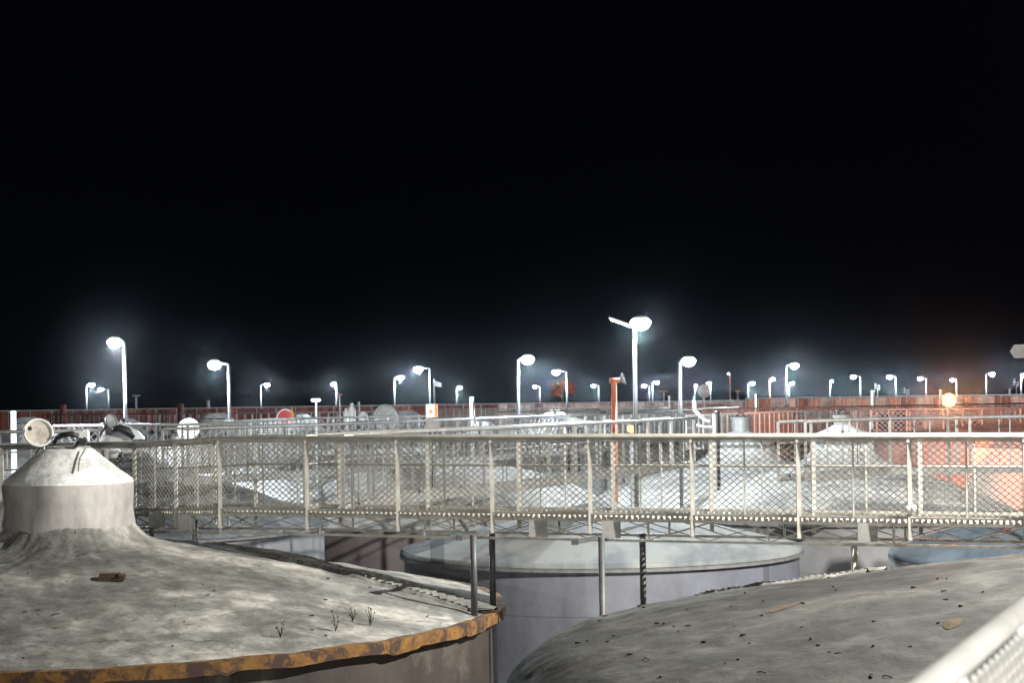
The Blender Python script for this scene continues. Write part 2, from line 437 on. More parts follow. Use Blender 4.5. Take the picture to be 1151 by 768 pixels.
# slatted footway lying over a roof
def roof_walk(T, p0, p1, wid, name='roof_walkway', lab=None, mat=None, lift=.035, step=.16):
    p0 = Vector((p0[0], p0[1], 0)); p1 = Vector((p1[0], p1[1], 0)); d = (p1 - p0); L = d.length; d.normalize(); s = Vector((-d.y, d.x, 0))
    b = MB(); nn = int(L / .08); n0 = 0
    for i in range(nn + 1):
        c = p0 + d * (L * i / nn); z = T.z(c.x, c.y)
        for j, (o_, h) in enumerate(((-wid/2 - .06, -.05), (-wid/2, lift + .03), (-wid/2 + .06, lift), (wid/2 - .06, lift), (wid/2, lift + .03), (wid/2 + .06, -.05))):
            q = c + s * o_; zz = T.z(q.x, q.y)
            b.v.append(Vector((q.x, q.y, (z * .3 + zz * .7) + h + .012 * noise.noise(q * 3))))
    for i in range(nn):
        for j in range(5):
            a = i * 6 + j; b.face([a, a + 1, a + 7, a + 6], True)
    k = int(L / step)
    for i in range(k):
        c = p0 + d * (L * (i + .5) / k)
        q0 = c - s * (wid / 2 - .05); q1 = c + s * (wid / 2 - .05)
        b.beam((q0.x, q0.y, T.z(q0.x, q0.y) * .7 + T.z(c.x, c.y) * .3 + lift + .03), (q1.x, q1.y, T.z(q1.x, q1.y) * .7 + T.z(c.x, c.y) * .3 + lift + .01), .06, .025)
    o = b.build(name, mat, T.root); o['label'] = lab
roof_walk(A, (-5.6, 28.9), (-.45, 24.7), .62, lab='grimy slatted footway running down the roof to the rim', mat=M['foamA'], step=.13)
roof_walk(B, (2.6, 24.9), (4.6, 22.6), .4, lab='slatted footway along the crest of the roof', mat=M['foamA'], step=.1, lift=.02)

# small things on the near roofs
def on(T, x, y, guess):
    """point of the roof seen at photograph position (x, y)"""
    d = guess
    best = None
    for k in range(400):
        d = 10 + k * .06
        p = at(x, y, d)
        if math.hypot(p.x - T.c[0], p.y - T.c[1]) < 6.7 and p.z <= T.z(p.x, p.y):
            return Vector((p.x, p.y, T.z(p.x, p.y)))
    p = at(x, y, guess); return Vector((p.x, p.y, T.z(p.x, p.y)))
p = on(A, 126, 653, 23)
b = MB().box(p + Vector((0, 0, .03)), (.34, .2, .06), Matrix.Rotation(.1, 3, 'Z'))
b.box(p + Vector((-.03, 0.02, .075)), (.27, .15, .03), Matrix.Rotation(.16, 3, 'Z')); b.box(p + Vector((.13, -.05, .07)), (.09, .1, .03), Matrix.Rotation(.5, 3, 'Z'))
tag(b.build('roof_debris', M['plug']), 'small broken brown slab lying on the weathered roof below the turret', 'debris')
for (wx, wy, hgt, lb) in ((315, 719, .2, 'dry weed stalk nearest the rusty rim, leftmost on the weathered roof'),
                      (377, 711, .26, 'tall thin dry weed stalk, second from the left on the roof'),
                      (396, 699, .17, 'small faint dry weed between the two taller stalks on the roof'),
                      (416, 705, .24, 'bushy dry weed stalk, rightmost on the weathered roof')):
    p = on(A, wx, wy, 23); b = MB()
    for k in range(7):
        a = random.uniform(0, 6.28); t = random.uniform(.02, .07) if k else .02
        q = p + Vector((math.cos(a) * t, math.sin(a) * t, hgt * random.uniform(.4, 1)))
        b.tube([p, p + (q - p) * .5 + Vector((.01, 0, .01)), q], [.006, .004, .002], 4)
        b.box(q, (.014, .012, .02))
    tag(b.build('dry_weed', M['weed']), lb, 'weed', 'dry weeds on the roof')
def patch(T, x, y, rx, ry, lab, rot=0.):
    p = on(T, x, y, 18); b = MB(); n = 26; b.v.append(Vector((p.x, p.y, T.z(p.x, p.y) + .015)))
    for i in range(n):
        a = 6.283 * i / n; k = 1 + .35 * noise.noise(Vector((math.cos(a) * 2, math.sin(a) * 2, x)))
        u = math.cos(a) * rx * k; v = math.sin(a) * ry * k
        X = p.x + u * math.cos(rot) - v * math.sin(rot); Y = p.y + u * math.sin(rot) + v * math.cos(rot)
        b.v.append(Vector((X, Y, T.z(X, Y) + .006)))
    for i in range(n): b.face([0, 1 + i, 1 + (i + 1) % n])
    o = b.build('exposed_foam', M['ochre'], T.root); o['label'] = lab
patch(B, 883, 683, .11, .36, 'larger worn yellow patch near the crest', -.6)
patch(B, 1071, 704, .08, .17, 'smaller worn yellow patch near the handrail', -.6)

def litter(T, n, seed, lab, box_):
    q = random.Random(seed); b = MB()
    for k in range(n):
        p = on(T, q.uniform(box_[0], box_[1]), q.uniform(box_[2], box_[3]), 20)
        if math.hypot(p.x - T.c[0], p.y - T.c[1]) > 6.2 or math.hypot(p.x - T.c[0], p.y - T.c[1]) < 1.2: continue
        s_ = q.uniform(.01, .032); a = q.uniform(0, 3.14)
        if q.random() < .12:
            d_ = Vector((math.cos(a), math.sin(a), 0)) * s_ * 1.8; e_ = Vector((-d_.y, d_.x, .1)) * .25
            b.tube([p - d_ + Vector((0, 0, .008)), p + e_ * .5 + Vector((0, 0, .008)), p + d_ + Vector((0, 0, .012))], .006, 4)
        else:
            b.box(p + Vector((0, 0, .004)), (s_ * 2, s_ * q.uniform(.5, 1.2), .018), Matrix.Rotation(a, 3, 'Z') @ Matrix.Rotation(q.uniform(-.4, .4), 3, 'X'))
    tag(b.build('litter', M['plug']), lab, 'litter', None, 'stuff')
litter(B, 60, 5, 'dark chips and twigs scattered over the dark dome', (600, 1150, 650, 765))
litter(A, 22, 9, 'dark chips and twigs scattered over the weathered roof', (0, 520, 620, 745))
# turret fittings of the near tank
ax, ay = A.c; zt = EYE - .62
l = lid(A, at(43, 487, 25.8), .215, (.42, -.85, .28), 'round white hatch lid standing open with beige lining')
q = at(33.5, 482, 25.66)
MB().lathe([(.001, .02), (.03, .015), (.032, 0)], 16, q, Vector((.42, -.85, .28)).to_track_quat('Z','Y').to_matrix()).build('lid_plug', M['black'], l).location = (0,0,0)
MB().lathe([(.33, zt - .01), (.33, zt + .035), (.27, zt + .04), (.27, zt - .02)], 36, (ax, ay, 0)).build('hatch_ring', M['galvd'], A.root)
MB().tube([at(60, 499, 25.9), at(63, 493, 25.9), at(70, 489.5, 25.8), at(80, 488, 25.8), at(86, 490, 25.8)], [.03, .035, .04, .04, .035], 10).build('hatch_handle', M['black'], A.root)
b = MB().box(at(95, 491, 25.9), (.12, .12, .14)); b.box(at(92, 487, 25.9), (.2, .1, .05)); b.tube([at(97, 483, 25.9), at(97, 491, 25.9)], .03, 8)
b.build('vent_valve', M['white'], A.root)
b = MB().tube([at(84, 502, 25.7), at(88, 498, 25.7), at(93, 497, 25.7), at(97, 493.5, 25.7)], [.03, .04, .045, .035], 8)
b.box(at(93, 496, 25.65), (.12, .08, .06), Matrix.Rotation(.4, 3, 'Y')); b.build('clamp', M['black'], A.root)
b = MB().tube([at(96, 505, 25.65), at(90, 515, 25.5), at(88, 530, 25.25)], [.012, .012, .01], 6); b.build('drain_hose', M['galvd'], A.root)
b = MB()
for s_ in (-1, 1): b.tube([at(47 + s_*2, 503, 26.0), at(30 + s_*2, 530, 26.6), at(10 + s_*2, 556, 27.)], .014, 6)
b.build('hand_chain', M['steeld'], A.root)

# fittings on the tank behind (blue grey roof)
b = MB()
nz = EYE - .72
b.tube([at(120, 478, 39.6), at(112, 490, 39.6), at(108, 500, 39.6)], .03, 6)
b.build('hose', M['black'], N.root)
o = lid(N, at(125, 474, 39.6), .17, (.8, -.5, .3), 'dark round lid on a tall bent arm', M['galvd'], M['galvd'])
b = MB().lathe([(.01, .2), (.2, .17), (.42, .05), (.55, -.12)], 24, at(135, 488, 40.2)); b.build('hatch_cover', M['white'], N.root)
b = MB().tube([at(126, 484, 39.5), at(134, 481, 39.5), at(143, 485, 39.5), at(150, 492, 39.6)], [.05, .09, .1, .06], 8); b.build('hose', M['black'], N.root)
b = MB().lathe([(.01, .17), (.13, .14), (.17, 0), (.13, -.14), (.01, -.17)], 20, at(127, 508, 38.8)); b.build('float_ball', M['white'], N.root)
b = MB().box(at(133, 513, 38.8), (.2, .15, .16)); b.tube([at(133, 513, 38.8), at(140, 520, 38.8)], .04, 6); b.build('valve_bracket', M['black'], N.root)

lid(O, at(212, 483, 56), .36, (-.1, -.95, .2), 'round white hatch lid standing upright', M['white'], M['white'])
lid(Q, at(434, 470, 64.6), .5, (.5, -.8, .1), 'grey round lid standing open', M['galvd'], M['galvd'])
o = lid(Pk, at(321, 470, 70.6), .36, (.3, -.9, .1), 'red faced round lid with a white rim', M['white'], M['red'])

# ------------------------------------------------------------------ walkways
def wire_panel(b, p0, p1, h0, h1, cell, w, t=.004):
    """expanded-metal diamonds between two rail feet; p0, p1 at rail-bottom level, heights h"""
    d = Vector((p1.x - p0.x, p1.y - p0.y, 0)); L = d.length; d.normalize(); nrm = Vector((d.y, -d.x, 0))
    H = h1; slope = (p1.z - p0.z) / max(L, 1e-6)
    cw = cell; ch = cell * .82                    # diamond width and height
    k = ch / cw
    def P(u, v, o_=0.): return p0 + d * u + nrm * o_ + Vector((0, 0, v + slope * u))
    nmax = int((L + H / k) / cw) + 2
    for sgn in (1, -1):
        for i in range(-1, nmax):
            u0 = (i + .5) * cw if sgn == 1 else i * cw + .5 * cw
            if sgn == 1: ua, va, ub, vb = u0 - H / k, 0., u0, H
            else: ua, va, ub, vb = u0 - H / k, H, u0, 0.
            # clip in u
            if ub <= 0 or ua >= L: continue
            if ua < 0: va += (vb - va) * (0 - ua) / (ub - ua); ua = 0.
            if ub > L: vb = va + (vb - va) * (L - ua) / (ub - ua); ub = L
            b.beam(P(ua, va + h0, t * sgn), P(ub, vb + h0, t * sgn), t * 1.5, w, Vector((0, 0, 1)))

def offset(path, w):
    out = []
    for i, p in enumerate(path):
        a = path[max(i-1, 0)]; c = path[min(i+1, len(path)-1)]
        d = Vector((c.x - a.x, c.y - a.y, 0)).normalized(); n_ = Vector((-d.y, d.x, 0))
        out.append(p + n_ * w)
    return out
def resample(path, step):
    pts = [path[0]]; out = []
    for a, b in zip(path, path[1:]):
        k = max(1, round((b - a).length / step))
        out += [(a.lerp(b, i / k), a.lerp(b, (i + 1) / k)) for i in range(k)]
    return out

def walkway(front, width, label, step=1.6, height=1.08, cell=.1, wire=.008, mat=None, detail=1, legs=6., side=1, group='elevated walkways', posts=.05, railr=.028, both=True, midrail=True, open_left=False):
    """front: top-rail points (x, y, z); the deck lies to the left of the direction of travel when side=1"""
    mat = mat or M['galv']
    root = thing('elevated_walkway', front[0] - Vector((0, 0, height)), label, 'walkway', group)
    rear = offset(front, width * side)
    for li, line in enumerate((front, rear) if both else (front,)):
        tr = MB().tube(line, railr, 8); tr.build('top_rail', mat, root)
        if midrail and li == 1 and detail >= 1:
            MB().tube([p - Vector((0, 0, .42)) for p in line], .016, 6).build('middle_rail', mat, root)
        bays = resample(line, step)
        for k, (a, b_) in enumerate(bays):
            dn = Vector((0, 0, 1))
            d = (b_ - a).normalized()
            pst = MB()
            ext = .26 if detail > 1 else .08
            pst.box(a - dn * ((height + ext) / 2), (posts, posts, height + ext))
            if detail > 1:
                pst.box(a - dn * .05, (posts * 1.3, posts * 1.3, .03))
            pst.build('post', mat, root)
            if k == len(bays) - 1: MB().box(b_ - dn * ((height + ext) / 2), (posts, posts, height + ext)).build('post', mat, root)
            pan = MB()
            ba = a - dn * (height - .04); bb = b_ - dn * (height - .04)
            if cell and not (open_left and b_.x < -6.0):
                wire_panel(pan, ba + d * posts * .5, bb - d * posts * .5, 0, height - .1, cell, wire * (.5 if li and detail > 1 else 1))
            if detail >= 1:
                mid = a.lerp(b_, .5)
                if detail > 1:
                    pan.box(mid - dn * (height / 2 - .01), (.022, .022, height - .06))
                    pan.beam(ba + dn * .0, bb + dn * .0, .02, .03)
                    pan.beam(a - dn * .05, b_ - dn * .05, .02, .02)
                else:
                    pan.beam(ba, bb, .03, .03)
                    pan.box(mid - dn * (height / 2), (.02, .02, height - .06))
            if pan.v: pan.build('mesh_panel', mat, root)
    # deck and its edge channels
    dk = MB(); zd = -height
    for line_a, line_b in [((front[i], front[i+1]), (rear[i], rear[i+1])) for i in range(len(front)-1)]:
        (a, b_), (c, e) = line_a, line_b
        n0 = len(dk.v); up = Vector((0, 0, 1))
        # grating bars
        L = (b_ - a).length; k = int(L / (.09 if detail > 1 else .5))
        for i in range(k + 1):
            p = a.lerp(b_, i / k) + up * (zd - .03); q = c.lerp(e, i / k) + up * (zd - .03)
            dk.beam(p, q, .03, .03)
        for j in range(9 if detail > 1 else 6):
            t = (j + .5) / (9 if detail > 1 else 6)
            dk.beam(a.lerp(c, t) + up * (zd - .055), b_.lerp(e, t) + up * (zd - .055), .05 if detail > 1 else .1, .02)
    dk.build('deck_grating', mat, root)
    for line in (front, rear):
        e = MB(); tr = MB()
        for a, b_ in zip(line, line[1:]):
            up = Vector((0, 0, 1)); L = (b_ - a).length
            if detail > 1:
                e.beam(a + up * (zd + .025), b_ + up * (zd + .025), .05, .022)
                e.beam(a + up * (zd - .055), b_ + up * (zd - .055), .05, .04)
                k = int(L / .075)
                for i in range(k): e.box(a.lerp(b_, (i + .5) / k) + up * (zd - .012), (.036, .02, .05), Matrix.Rotation(math.atan2(b_.y - a.y, b_.x - a.x), 3, 'Z'))
                tr.beam(a + up * (zd - .33), b_ + up * (zd - .33), .05, .035)
                k = max(2, int(L / .8))
                for i in range(k):
                    p = a.lerp(b_, i / k); q = a.lerp(b_, (i + 1) / k)
                    tr.beam(p + up * (zd - .075), q + up * (zd - .32), .014, .014); tr.beam(p + up * (zd - .32), q + up * (zd - .075), .014, .014)
                    if i % 2 == 0: tr.beam(p + up * (zd - .07), p + up * (zd - .32), .03, .03)
            else:
                e.beam(a + up * (zd - .03), b_ + up * (zd - .03), .04, .12)
        e.build('deck_edge', mat, root)
        if tr.v: tr.build('truss', mat, root)
    if legs:
        for (a, b_), (c, e_) in zip(resample(front, legs), resample(rear, legs)):
            for p in (a, c):
                if legs == 14. and p.y < 44: continue
                MB().tube([p + Vector((0, 0, zd - .1)), Vector((p.x, p.y, 0))], .05, 8).build('support_leg', M['steeld'], root)
    return root

def fp(x, d, h):
    p = at(x, 450, d); return Vector((p.x, p.y, EYE - h))
main_front = [fp(-70, 30.0, .66), fp(150, 28.6, .63), fp(246, 26.6, .515), fp(1151, 22.6, .56), fp(1420, 21.6, .57)]
W = walkway(main_front, .95, 'long cream steel walkway with diamond mesh railings crossing the whole middle', step=1.42, cell=.104, wire=.0095, detail=2, legs=0, posts=.055, railr=.036, open_left=True)
up = Vector((0, 0, 1))
# flat stiffener plates under the main deck
for x, d in ((175, 28), (208, 27.3), (603, 24.9), (685, 24.5), (973, 23.3)):
    MB().box(fp(x, d - .03, 1.8), (.26, .02, .24)).build('stiffener_plate', M['galvd'], W)
def support(x, ytop, ybot, d, m, arm=None):
    a = at(x, ytop, d); z0 = at(x, ybot, d).z
    q = MB(); q.tube([a, Vector((a.x, a.y, z0))], .045, 10)
    if arm:
        q.beam(arm[0], arm[1], .05, .06); q.box(arm[1], (.09, .09, .07))
    q.build('support_leg', m, W)
support(532, 602, 693, 24.3, M['steeld'], (at(549, 599, 25.1), at(516, 605, 24.2)))
support(553, 597, 684, 25.2, M['steeld'])
support(676, 604, 1300, 24.3, M['steeld'], (at(689, 602, 24.6), at(646, 610, 24.2)))
support(722, 600, 1300, 24.9, M['steeld'])
support(171, 594, 640, 28.2, M['galvd']); support(219, 585, 640, 27.4, M['galvd'])
support(960, 612, 1400, 23.9, M['galv'])

nf = [Vector((-1.63, -2.3, EYE - .505)), Vector((8.97, 22.0, EYE - .505))]
walkway(nf, -1.0, 'close white handrail with mesh, out of focus at the lower right corner', step=1.8, cell=.075, wire=.022, detail=1, legs=7, mat=M['galvw'], railr=.027, posts=.045, midrail=False)

def bgwalk(pts, label, width=.6, mat=None, cell=.2, wire=.012, h=.5, step=1.5, **kw):
    walkway([railpt(x, y, h) for x, y in pts], width, label, step=step, cell=cell, wire=wire, mat=mat or M['galvd'], legs=14., railr=.034, posts=.05, **kw)
bgwalk([(-40, 487), (40, 485.5), (110, 484)], 'short grey walkway rail behind the open white lid at left', cell=0)
bgwalk([(60, 479), (235, 477.5), (345, 470.5), (480, 468)], 'thin pale walkway below the red wall at left', mat=M['galvd'], h=.48, cell=.3, wire=.008)
bgwalk([(205, 482.5), (345, 478.5), (460, 474), (585, 469.5), (700, 465.5), (830, 458)], 'grey mesh walkway starting behind the bend of the main walkway', mat=M['galvd'], cell=.3, wire=.008)
bgwalk([(385, 490.5), (450, 486), (585, 480.5), (700, 474.5), (780, 470.5)], 'low branch walkway leaving the main walkway towards the tallest lamp', mat=M['galvd'], cell=0)
bgwalk([(790, 467.5), (905, 462), (962, 461)], 'bright white rail passing behind the two capped turrets', mat=M['galvw'], cell=.2, h=.62)
bgwalk([(905, 474.5), (1000, 471), (1180, 468.5)], 'dark walkway rail in front of the orange lamp', mat=M['galvd'], cell=0, wire=.01)
bgwalk([(940, 461), (1060, 460), (1190, 458)], 'thin far walkway passing under the orange lamp', mat=M['galvd'], cell=.2)
bgwalk([(480, 460.5), (640, 459), (760, 456.5), (900, 453)], 'thin far white walkway rail in the middle', mat=M['galv'], cell=.2, step=2.5)

bgwalk([(560, 463.5), (850, 459.5), (1190, 453)], 'hazy far walkway in front of the salmon wall', mat=M['galvd'], cell=.4, wire=.02, step=1.2)
bgwalk([(-20, 466.5), (180, 465.5), (420, 463.5)], 'far thin walkway along the foot of the red wall', mat=M['galvd'], cell=0, step=1.4)
# far corrugated screens with a railing on top
def screen(x0, x1, d0, d1, top, mat, label, tilt=0.):
    a = at(x0, 450, d0); b_ = at(x1, 450, d1); a.z = b_.z = 0
    root = thing('corrugated_wall', (a.x, a.y, 0), label, 'wall')
    d = b_ - a; L = d.length; ang = math.atan2(d.y, d.x); rot = Matrix.Rotation(ang, 3, 'Z')
    zt = EYE - top
    sh = MB(); k = int(L / .25); n_ = rot @ Vector((0, -1, 0)); dd = d.normalized()
    for i in range(k + 1):
        p = dd * (L * i / k) + n_ * (.05 * (i % 2))
        sh.v += [Vector((p.x, p.y, zt - 4)), Vector((p.x, p.y, zt))]
        if i: sh.face([2*i-2, 2*i, 2*i+1, 2*i-1])
    o = sh.build('sheet', mat, root); o.location = (0, 0, 0)
    ps = MB(); k = int(L / 1.3)
    for i in range(k + 1):
        p = dd * (L * i / k) + n_ * .13; ps.beam((p.x, p.y, zt - 3), (p.x, p.y, zt + .05), .045, .045)
    o = ps.build('uprights', M['galv'], root); o.location = (0, 0, 0)
    rl = MB(); q0 = n_ * .12 + Vector((0, 0, zt + .06)); rl.beam(q0, q0 + d, .09, .07)
    o = rl.build('cap_rail', M['galvd'], root); o.location = (0, 0, 0)
screen(-40, 560, 112, 125, .30, M['scrR'], 'long red tinted corrugated wall below the night sky at left')
screen(560, 840, 125.5, 118, .30, M['scrP'], 'pinkish corrugated wall section between the red and salmon ones')
screen(840, 1190, 117.5, 95, .15, M['scrS'], 'salmon corrugated wall along the skyline at right')

# ------------------------------------------------------------------ lamps
LP = 'led lamp posts over the tank farm'
def lamp(lx, ly, px, label, d=None, size=1., mat=None, power=1., lens=None, H=1.65, tilt=0., col=(.82,.92,1.), polem=None, light=True):
    d = d or min(F * H / max(hor(lx) - ly, 5), 260)
    pl = at(lx, ly, d); pb = at(px, ly, d)
    if abs(px - lx) * d / F < .12: pb.x = pl.x + (.14 if px >= lx else -.14)
    pb.y += .02
    root = thing('lamp_post', (pb.x, pb.y, 0), label, 'lamp post', LP)
    s = 1. if d < 60 else 1.15
    pr = .045 if d < 100 else .055
    MB().tube([(pb.x, pb.y, 0), (pb.x, pb.y, EYE - .6), (pb.x, pb.y, pl.z + .02)], [pr * 1.3, pr * 1.1, pr], 10).build('pole', polem or (M['pole'] if d < 60 else M['poled']), root)
    if d < 130:
        MB().box((pb.x, pb.y - .03, EYE - .52), (.26, .2, .16)).build('junction_box', M['pole'], root)
    sg = 1 if pl.x > pb.x else -1
    hw = (.2 if d < 60 else .24) * size
    hd = MB(); hd.tube([(pb.x, pb.y, pl.z + .03), (pl.x - sg * hw * .6, pl.y, pl.z + .09)], .028, 6)
    hd.build('arm', M['steeld'], root)
    hm = MB()
    n0 = len(hm.v)
    hm.lathe([(.01, .13), (.6, .12), (1., .09), (1., .06)], 16, (pl.x, pl.y, pl.z + .05), Matrix.Diagonal((hw * .75, .13 * size, 1.)))
    hm.build('lamp_head', M['galvd'], root)
    MB().lathe([(.01, .5), (.7, .36), (1., 0), (.92, -.35), (.6, -.8), (.01, -1.)], 16, (pl.x, pl.y, pl.z + .045), Matrix.Diagonal((hw, .17 * size, .17 * size * s))).build('lens', mat or M['lens'], root)
    if light:
        L = bpy.data.lights.new('lamp_light', 'POINT'); L.energy = 1000 * power; L.color = col; L.shadow_soft_size = .04
        lo = bpy.data.objects.new('lamp_light', L); COL.objects.link(lo); lo.location = (pl.x, pl.y - .05, pl.z - .14 * size - .1)
    return root, pl, pb

LAMPS = [
 (129, 386, 139.5, 'bright lamp on the tall white pole above the open lid at left', {}),
 (103, 433, 97, 'lamp on the short thin pole, left one of the close pair at far left', dict(power=.6)),
 (113, 438, 122, 'small lamp facing left, right one of the close pair at far left', dict(power=.6)),
 (241, 411, 257, 'lamp facing left on a grey pole behind the walkway bend', dict(polem=M['poled'], d=52, power=.6)),
 (300, 433, 293, 'lamp on a thin white pole between the bend and the flat unlit sign', {}),
 (375, 432, 378, 'lamp on a thin white pole just right of the flat unlit sign', {}),
 (450, 425, 443, 'small lamp on a thin grey pole left of the white flag', {}),
 (470, 415.5, 483, 'large bright lamp facing left beside the white flag', {}),
 (517, 436, 513, 'tiny lamp on a thin pole right of the white flag', {}),
 (593, 405, 582, 'bright lamp facing right on a slim pole left of the orange tree', dict(d=53, power=.6)),
 (625, 419, 637, 'lamp directly above the small orange tree', {}),
 (601, 435, 607, 'small low lamp left of the orange tree', {}),
 (667, 434, 673, 'small low lamp between the orange tree and the orange pipe', {}),
 (724, 434, 730, 'small lamp nearest to the tallest pole on its right side', {}),
 (738, 430, 733, 'small lamp facing right next to the tallest pole', {}),
 (774, 407, 764, 'bright lamp facing right on a slim pole right of the tallest one', dict(d=50, power=.5)),
 (782, 434, 781.4, 'small lamp left of the round dish on the skyline', dict(size=.7)),
 (797, 431, 798.5, 'small lamp right of the round dish on the skyline', {}),
 (819, 420.5, 820, 'tiny unlit looking lamp on a thin red pole', dict(size=.5, polem=M['orange'], H=2.6, light=False, mat=M['lensdim'])),
 (846, 431, 840.5, 'small lamp just right of the thin red pole', {}),
 (869, 426.5, 865, 'tiny lamp on a reddish pole left of the bright pair at right', dict(size=.6, polem=M['orange'])),
 (893, 411.5, 883.5, 'bright upper lamp of the pair above the right capped turret', {}),
 (890.5, 431, 886.5, 'smaller lower lamp of the pair above the right capped turret', {}),
 (935, 429, 933, 'tiny lamp on a short pole right of the bright pair', dict(size=.6)),
 (959, 424, 967, 'leftmost of the three evenly spaced lamps left of the orange lamp', {}),
 (1000, 424, 1007, 'middle of the three evenly spaced lamps left of the orange lamp', {}),
 (1034.5, 426, 1041, 'rightmost of the three evenly spaced lamps left of the orange lamp', {}),
 (1070.5, 427.5, 1075, 'white lamp directly above the orange lamp', {}),
 (1115, 421, 1108, 'lamp facing right at the right end of the skyline', {}),
 (1150, 422, 1147.5, 'lamp cut by the right edge of the picture', {}),
]
for lx, ly, px, lb, kw in LAMPS: lamp(lx, ly, px, lb, **kw)
# the tallest one has a second, edge-on head
r_, pl, pb = lamp(720, 364, 717, 'tallest and brightest lamp post, with a second thin head facing left', d=40, size=1.15, power=.6)
b = MB(); rt = Matrix.Rotation(R(-24), 3, 'Y') @ Matrix.Rotation(.3, 3, 'Z')
e = at(699, 362.3, 40); b.box(e, (.62, .34, .03), Matrix.Rotation(R(20), 3, 'Y')); b.build('second_head', M['galvd'], r_)
b = MB()
for k in (-.2, -.07, .12): b.box(e + Matrix.Rotation(R(20), 3, 'Y') @ Vector((k, -.1, -.035)), (.10 if k < .1 else .2, .06, .03), Matrix.Rotation(R(20), 3, 'Y'))
b.build('led_strip', M['lensdim'], r_)
# unseen lamp posts outside the view: inferred ones first, then ones added for brightness
def off_lamp(x, y, h, power, lb, col=(1., .96, .88)):
    root = thing('lamp_post', (x, y, 0), lb, 'lamp post', LP)
    z = EYE + h
    MB().tube([(x, y, 0), (x, y, z)], [.07, .05], 10).build('pole', M['pole'], root)
    MB().tube([(x, y, z), (x - .4, y, z + .06)], .028, 6).build('arm', M['galvd'], root)
    MB().lathe([(.01, .10), (.6, .085), (1., .02), (1., -.01)], 16, (x - .5, y, z + .05), Matrix.Diagonal((.25, .15, 1.))).build('lamp_head', M['galvd'], root)
    MB().lathe([(1., 0), (.92, -.35), (.6, -.8), (.01, -1.)], 16, (x - .5, y, z + .045), Matrix.Diagonal((.2, .13, .13))).build('lens', M['lens'], root)
    L = bpy.data.lights.new('lamp_light', 'POINT'); L.energy = power; L.color = col; L.shadow_soft_size = .1
    lo = bpy.data.objects.new('lamp_light', L); COL.objects.link(lo); lo.location = (x - .5, y, z - .25)
off_lamp(10.4, 21, 5.4, 7200, 'lamp post at the end of the main walkway beyond the right edge')
off_lamp(-7, -7, 1.6, 2200, 'lamp post behind the viewpoint on the left')
off_lamp(6, -4, 2, 1500, 'lamp post beside the close handrail behind the viewpoint')

off_lamp(17, 36, 3.0, 500, 'unseen lamp post added beyond the right edge behind the sheet metal cone roof', (.95,.97,1.))  # unseen lamp, added to brighten the capped turret fronts
off_lamp(-16.5, 45, 1.5, 3500, 'unseen lamp post added behind the white turret beyond the left edge', (.9,.95,1.))  # unseen lamp, added to brighten the domes at left
# orange sodium floodlights
def sodium(x, y, d, s, power, lb, aim=(.3, -1, -.5)):
    p = at(x, y, d)
    root = thing('sodium_floodlight', (p.x, p.y, 0), lb, 'floodlight', 'orange floodlights')
    MB().tube([(p.x, p.y + .12, 0), (p.x, p.y + .12, p.z)], .045, 8).build('pole', M['galvd'], root)
    MB().box((p.x, p.y + .1, p.z), (s * 1.6, .12, s * 1.5)).build('housing', M['galvd'], root)
    MB().lathe([(.01, .06), (.7, .045), (1., 0)], 20, (p.x, p.y + .03, p.z), Matrix.Rotation(R(90), 3, 'X') @ Matrix.Diagonal((s, s, 1))).build('lens', M['sod'], root)
    L = bpy.data.lights.new('sodium_light', 'SPOT'); L.energy = power; L.color = (1., .28, .07)
    L.spot_size = R(60); L.spot_blend = .7; L.shadow_soft_size = .06
    lo = bpy.data.objects.new('sodium_light', L); COL.objects.link(lo); lo.location = (p.x, p.y - .45, p.z); lo.rotation_euler = Vector(aim).to_track_quat('-Z', 'Y').to_euler()
sodium(1067, 450, 44, .17, 3000, 'large glowing orange floodlight at right', (.05, -1, .18))
sodium(710, 482, 43, .11, 22, 'small orange floodlight low beside the orange pipe')

L = bpy.data.lights.new('sodium_light', 'SPOT'); L.energy = 1000; L.color = (1., .17, .05); L.spot_size = R(85); L.spot_blend = .3; L.shadow_soft_size = .06
q = at(1067, 450, 44); lo = bpy.data.objects.new('sodium_light', L); COL.objects.link(lo); lo.location = (q.x + .45, q.y, q.z)
lo.rotation_euler = Vector((6, 3.6, -.9)).to_track_quat('-Z', 'Y').to_euler()
L = bpy.data.lights.new('sodium_light', 'SPOT'); L.energy = 8000; L.color = (1., .24, .08); L.spot_size = R(46); L.spot_blend = .5; L.shadow_soft_size = .06
lo = bpy.data.objects.new('sodium_light', L); COL.objects.link(lo); lo.location = (q.x + .2, q.y + .5, q.z)
lo.rotation_euler = Vector((.22, 1, .0)).to_track_quat('-Z', 'Y').to_euler()
# ------------------------------------------------------------------ other things on the skyline
# orange pipe with floodlight
p = at(690, 428, 39); root = thing('vent_pipe', (p.x, p.y, 0), 'thick orange pipe with T-shaped top left of the tallest lamp', 'pipe')
MB().tube([(p.x, p.y, 0), (p.x, p.y, p.z)], .062, 12).build('pipe', M['orange'], root)
MB().tube([(p.x - .1, p.y, p.z), (p.x + .12, p.y, p.z)], .055, 12).build('elbow', M['orange'], root)
MB().lathe([(.03, -.06), (.08, 0), (.14, .06), (.01, .05)], 16, (p.x + .17, p.y, p.z + .02), Matrix.Rotation(R(70), 3, 'Y')).build('cowl', M['galvd'], root)

